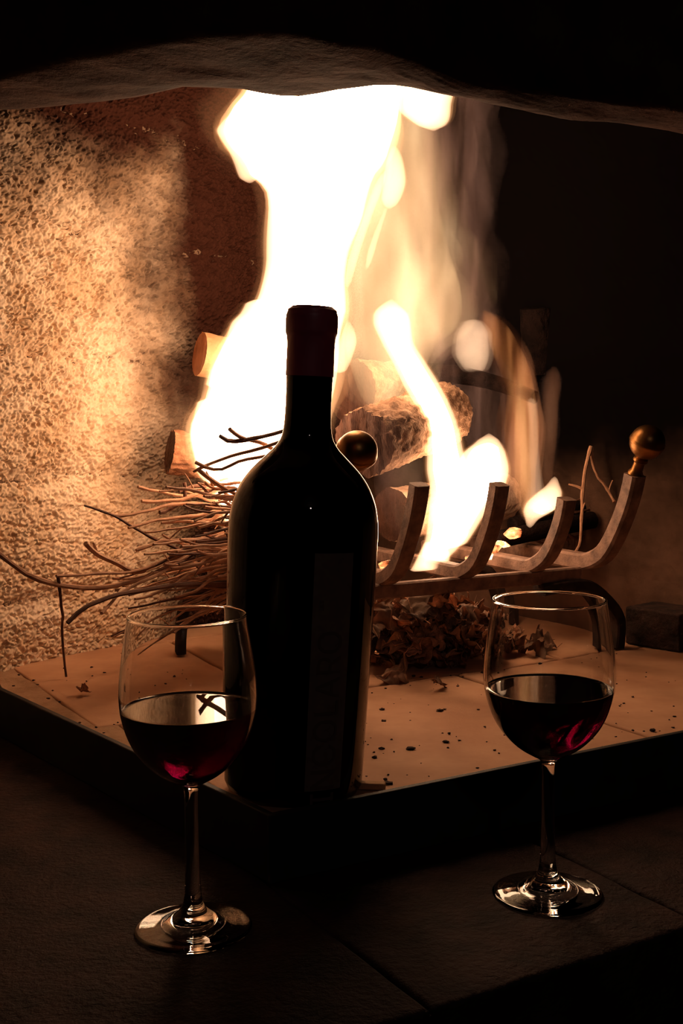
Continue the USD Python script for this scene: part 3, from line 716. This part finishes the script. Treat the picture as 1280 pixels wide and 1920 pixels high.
for i, c in enumerate(heap):
    leaf(c, (random.uniform(-1.1, 1.1), random.uniform(-1.0, 1.0), random.uniform(0, 6.28)), 'crumpled dry leaf in the heap under the grate', 'dry leaves heaped under the grate', i % 9, random.uniform(.5, .95))
for i in range(14):
    x = random.uniform(905, 1015); p = at(x, random.uniform(1205, 1232), ZF)
    leaf(p + [0, 0, .012], (random.uniform(-.9, .9), random.uniform(-.8, .8), random.uniform(0, 6.28)), 'crumpled dry leaf in the small heap behind the right glass', 'dry leaves behind the right glass', i % 9, random.uniform(.5, .85))
leaf(at(826, 1281, ZF + .006), (.5, .4, 1.0), 'small dry leaf fallen alone in front of the leaf heap', None, 2, .42)
leaf(at(152, 1296, ZF + .004), (.6, .2, 2.0), 'small dry leaf lying alone near the left edging', None, 4, .36)
leaf(at(740, 1262, ZF + .008), (.3, -.5, .4), 'folded dry leaf lying flat at the front left foot of the heap', None, 3, .8)
# crumbs and specks
M_speck = mix_mat('charcoal_crumb', (.02, .010, .008), (.07, .03, .02), 90, .9)
bits = []
spots = [(716, 1331), (719, 1352), (715, 1404), (702, 1421), (722, 1462), (724, 1466), (726, 1470), (842, 1376), (824, 1333), (770, 1405), (836, 1392), (1186, 1307), (1186, 1370), (1223, 1371), (1264, 1344), (905, 1262), (1010, 1244), (858, 1287), (775, 1268), (790, 1270)]
for x, y in spots: bits.append((at(x, y, ZF), random.uniform(.0012, .0028)))
for i in range(150):
    x, y = random.uniform(640, 1290), random.uniform(1225, 1500)
    p = at(x, y, ZF); q = uw(p)
    if q[1] > .012: bits.append((p, random.uniform(.0004, .0011)))
for i in range(60):
    p = at(random.uniform(20, 420), random.uniform(1250, 1420), ZF)
    if -((p[:2] - corner) @ nL) > .01 and (p[:2] - wl0) @ NL > .02: bits.append((p, random.uniform(.0005, .0016)))
ms = []
for p, r in bits:
    s = trimesh.creation.icosphere(1, 1.0); s.vertices *= RNG.uniform(.6, 1.3, (len(s.vertices), 1)) * np.array([r * random.uniform(.8, 1.6), r, r * .55]); s.apply_translation(p + np.array([0, 0, r * .3])); ms.append(s)
tag(obj('charcoal_crumbs', trimesh.util.concatenate(ms), M_speck), 'black charcoal crumbs scattered over the clay hearth floor', 'crumbs', kind='stuff')
# dark block at the right wall, a chip of brick by the bottle
blk = frame_to(bevel_box((.075, .06, .045), .003), v3(at(1262, 1206, ZF)[:2] + NR * .015 + np.array([0, 0]), ZF + .0225), v3(DR, 0), v3(NR, 0), [0, 0, 1])
blk = blk.subdivide_to_size(.006); blk.vertices += .003 * (fbm(blk.vertices * 90, 3, 2)[:, None] - .5)
tag(obj('stone_block', blk, mix_mat('dark_brick', (.02, .012, .010), (.06, .03, .022), 60, .9, .8, 160, .002), smooth=40), 'small dark block standing at the foot of the right wall', 'block')
ch = bevel_box((.026, .008, .005), .001); ch.apply_transform(trimesh.transformations.rotation_matrix(-.15, [0, 0, 1])); ch.apply_translation(at(690, 1483, ZF) + [0, .004, .003])
tag(obj('wood_chip', ch, M_pale), 'thin wood chip lying by the foot of the bottle', 'wood chip')

# ------------------------------------------------------------------ the bottle
BD = .85
base = aty(549, 1479, BD); base[2] = ZF
tr = [(583, 543, 625), (586, 540.5, 628), (592, 540, 630), (601, 537, 632), (612, 536.6, 632.6), (630, 537, 632.4), (640, 539.5, 629), (660, 540, 627), (705, 539.5, 627), (712, 539.2, 626.4), (760, 537.5, 623.5), (800, 535.6, 624), (826, 532, 627.5), (845, 521, 637), (862, 502, 651), (880, 482, 668), (900, 463, 683), (925, 447, 697), (955, 436, 707.5),
      (985, 431, 711.5), (1010, 430, 712), (1100, 429, 707.5), (1200, 427, 701.5), (1300, 425, 694), (1400, 423, 686), (1479, 421, 678.5)]
tops = [aty((a + b) / 2, y, BD) for y, a, b in tr]
ax = tops[4] - base; ax /= np.linalg.norm(ax)
bex = np.cross([0, 1, 0], ax); bex /= np.linalg.norm(bex); bey = np.cross(ax, bex)     # bex: right, bey: away from the viewer
prof = []
for (y, a, b), t in zip(tr, tops):
    prof.append(((b - a) / 2 * ((t - CAM) @ fwd) / F * .997, (t - base) @ ax))
prof = np.array(prof)[::-1]
BR = PchipInterpolator(prof[:, 1], prof[:, 0])
z_cap = prof[-1 - 9, 1]
lift = prof[0, 0] * math.sqrt(1 - ax[2] ** 2) + .0002
bo = base + np.array([0, 0, lift])
bottle = thing('wine_bottle', 'large dark wine bottle with narrow brown label, standing in the hearth corner before the fire', 'bottle')
def bput(m): return frame_to(m, bo, bex, bey, ax)
zz = np.r_[np.linspace(prof[0, 1] + .006, z_cap, 90)]
bp_ = [(0, .012), (BR(0.0) * .45, .010), (BR(0.0) * .80, .0015), (BR(0.0) * .90, 0), (BR(0.0) * .97, .0012), (BR(0.004), .0048)] + [(float(BR(z)), z) for z in zz] + [(float(BR(z_cap)) - .001, z_cap + .002), (0, z_cap + .002)]
M_bglass = mat('black_bottle_glass', {'p': ('principled_bsdf', {'base_color': (.004, .003, .004), 'roughness': .015, 'specular_ior_level': .38, 'ior': 1.5})}, surface='p.BSDF')
M_caps = mix_mat('burgundy_capsule', (.42, .06, .10), (.52, .08, .13), 60, .42, .2, 500, .0003, .5)
M_label = mix_mat('brown_label', (.15, .09, .07), (.20, .125, .095), 160, .55, .4, 900, .0003, .5)
M_letter = mat('raised_gloss', {'p': ('principled_bsdf', {'base_color': (.13, .078, .06), 'roughness': .3, 'specular_ior_level': .6})}, surface='p.BSDF')
obj('body', bput(lathe(bp_, 128)), M_bglass, bottle, smooth=40)
zt = prof[-1, 1]
zc = np.linspace(z_cap - .0005, zt - .0022, 50)
cp = [(float(BR(z_cap)) - .0012, z_cap - .0005)] + [(float(BR(z)) + .0004, z) for z in zc] + [(float(BR(zt)) - .0008, zt - .0004), (float(BR(zt)) * .93, zt), (float(BR(zt)) * .80, zt + .0002), (0, zt + .0002)]
obj('capsule', bput(lathe(cp, 96)), M_caps, bottle, smooth=40)
zl1 = (aty(625, 1022, BD) - bo) @ ax; zl0 = .012
# direction of the camera around the bottle
tocam = CAM - bo; ph0 = math.atan2(-(tocam @ bey), tocam @ bex) - math.pi / 2 if False else math.atan2(tocam @ bex, -(tocam @ bey))
def bpt(phi, z, off):                         # phi: to the right of the line of sight
    R = float(BR(max(z, 0))) + off
    return np.array([R * math.sin(phi + ph0), -R * math.cos(phi + ph0), z])
A0, A1 = math.radians(9), math.radians(40)
na, nz = 26, 50
zs = np.linspace(zl0, zl1, nz); as_ = np.linspace(A0, A1, na)
Vo = np.array([[bpt(a, z, .0006) for a in as_] for z in zs]).reshape(-1, 3); Vi = np.array([[bpt(a, z, -.0006) for a in as_] for z in zs]).reshape(-1, 3)
idx = np.arange(nz * na).reshape(nz, na)
f = np.stack([idx[:-1, :-1], idx[:-1, 1:], idx[1:, 1:], idx[1:, :-1]], -1).reshape(-1, 4); k = nz * na
bnd = np.r_[idx[0, :], idx[1:, -1], idx[-1, -2::-1], idx[-2:0:-1, 0]]; nb = bnd[(np.arange(len(bnd)) + 1) % len(bnd)]
lab = trimesh.Trimesh(np.vstack([Vo, Vi]), np.vstack([f[:, [0, 1, 2]], f[:, [0, 2, 3]], f[:, [0, 2, 1]] + k, f[:, [0, 3, 2]] + k, np.stack([bnd, bnd + k, nb + k], 1), np.stack([bnd, nb + k, nb], 1)]), process=False)
label_p = obj('label', bput(lab), M_label, bottle, smooth=40)
tag(label_p, 'narrow brown label running up the bottle')
def letters(text, z0, z1, a_mid, hgt, name, depth=.0005):
    t = meshkit.text_mesh(text, hgt, .001); t = t.subdivide_to_size(.0018)
    b = t.bounds; sx = (z1 - z0) / (b[1, 0] - b[0, 0]); v = t.vertices.copy(); out = np.empty_like(v)
    for i, (x, y, z) in enumerate(v):
        zz_ = z0 + (x - b[0, 0]) * sx; R = float(BR(zz_)); phi = a_mid - (y - hgt / 2) / R
        out[i] = bpt(phi, zz_, .0005 + z / .001 * depth)
    m = trimesh.Trimesh(out, t.faces, process=False)
    return obj(name, bput(m), M_letter, label_p, smooth=30)
zat = lambda y: float((aty(610, y, BD) - bo) @ ax)
letters('INCOLARO', zat(1470), zat(1160), math.radians(23.5), .0175, 'lettering')
letters('IIIIIIII', zat(1122), zat(1104), math.radians(15.5), .0028, 'small_print', .0004)

# ------------------------------------------------------------------ the wine glasses
gb = at(363, 1740, 0); GD = gb[1]
gz = lambda y: float(aty(356, y, GD)[2]); gs = lambda p, y: p * ((aty(356, y, GD) - CAM) @ fwd) / F
op = [(112.5, 1155), (115.5, 1175), (119.5, 1200), (125.5, 1240), (129.5, 1275), (130.5, 1300), (129, 1325), (124, 1350), (116, 1375), (102, 1403), (80, 1430), (56, 1450), (32, 1464), (18, 1472), (13.6, 1482), (12.6, 1505), (12.8, 1560), (13.6, 1620), (15.2, 1665), (18.0, 1688), (22, 1700), (30, 1709), (40, 1717), (54, 1724), (62, 1727), (88, 1732), (107, 1736)]
O_ = np.array([(gs(p, y), gz(y)) for p, y in op])[::-1]                  # upward
O_[:, 1] = np.maximum(O_[:, 1], .0016)
zi_top = O_[-1, 1]; ib = gz(1463) + .0012
bowl_o = O_[O_[:, 1] > gz(1475)]
inner = [(max(0.0, r - .0011), z) for r, z in bowl_o if z > ib + .001]
outer = spline(np.vstack([[(O_[0, 0] + .0008, .0009)], O_]), 260)
stem0, stem1 = gz(1690), gz(1474)
foot_c = np.vstack([[(0, .0042), (.006, .0040), (.0115, .0032), (.0155, .0018), (.0178, .0007), (.0195, .0003), (O_[0, 0] * .97, 0.0002), (O_[0, 0] + .0006, .0004)], outer[outer[:, 1] <= stem0]])
stem_c = outer[(outer[:, 1] >= stem0 - 6e-4) & (outer[:, 1] <= stem1 + 6e-4)]
inn = spline(np.vstack([[(0, ib), (.004, ib + .0003)], inner]), 110)
rim_r, rim_z = O_[-1]
bowl_c = np.vstack([outer[outer[:, 1] >= stem1], [(rim_r + .0002, rim_z + .0005), (rim_r, rim_z + .0010), (rim_r - .0006, rim_z + .0012), (rim_r - .0012, rim_z + .0010), (rim_r - .0014, rim_z + .0005)], inn[::-1]])
k1 = foot_c[-1:]; stem_c = np.vstack([k1, outer[(outer[:, 1] > stem0) & (outer[:, 1] < stem1)], bowl_c[:1]])
M_glass = mat('clear_glass', {'p': ('principled_bsdf', {'base_color': (1, 1, 1), 'roughness': 0.0, 'ior': 1.5, 'transmission_weight': 1.0})}, surface='p.BSDF')
M_wine = mat('red_wine', {'p': ('principled_bsdf', {'base_color': (1, 1, 1), 'roughness': 0.0, 'ior': 1.34, 'transmission_weight': 1.0}), 'v': ('absorption_volume', {'color': (.58, .01, .42), 'density': 160.0})}, surface='p.BSDF', volume='v.volume')


def wine_glass(label, loc, level):
    g = thing('wine_glass', label, 'wine glass', loc=loc)
    for nm, c in (('foot', foot_c), ('stem', stem_c), ('bowl', bowl_c)):
        obj(nm, lathe(c, 128), M_glass, g, smooth=45)
    w = inn[inn[:, 1] < level]; w = np.vstack([w + np.array([.00025, -.0002]) * (w[:, :1] > 0), [(float(np.interp(level, inn[:, 1], inn[:, 0])) + .0002, level + .0004)]])
    w[0, 0] = 0; Rw = w[-1, 0]
    top = [(Rw - .0006, level + .0001), (Rw - .002, level - .0003), (Rw - .004, level - .0005), (0, level - .0005)]
    obj('wine', lathe(np.vstack([w, top]), 128), M_wine, g, smooth=45)
    return g


wine_glass('left wine glass of red wine, standing nearer the viewer and overlapping the bottle', (gb[0], gb[1], 0), gz(1327))
gr = at(1026, 1676, 0)
wine_glass('right wine glass of red wine, standing before the leaf heap and the right edging', (gr[0], gr[1], 0), float(aty(1027, 1290, gr[1])[2]))
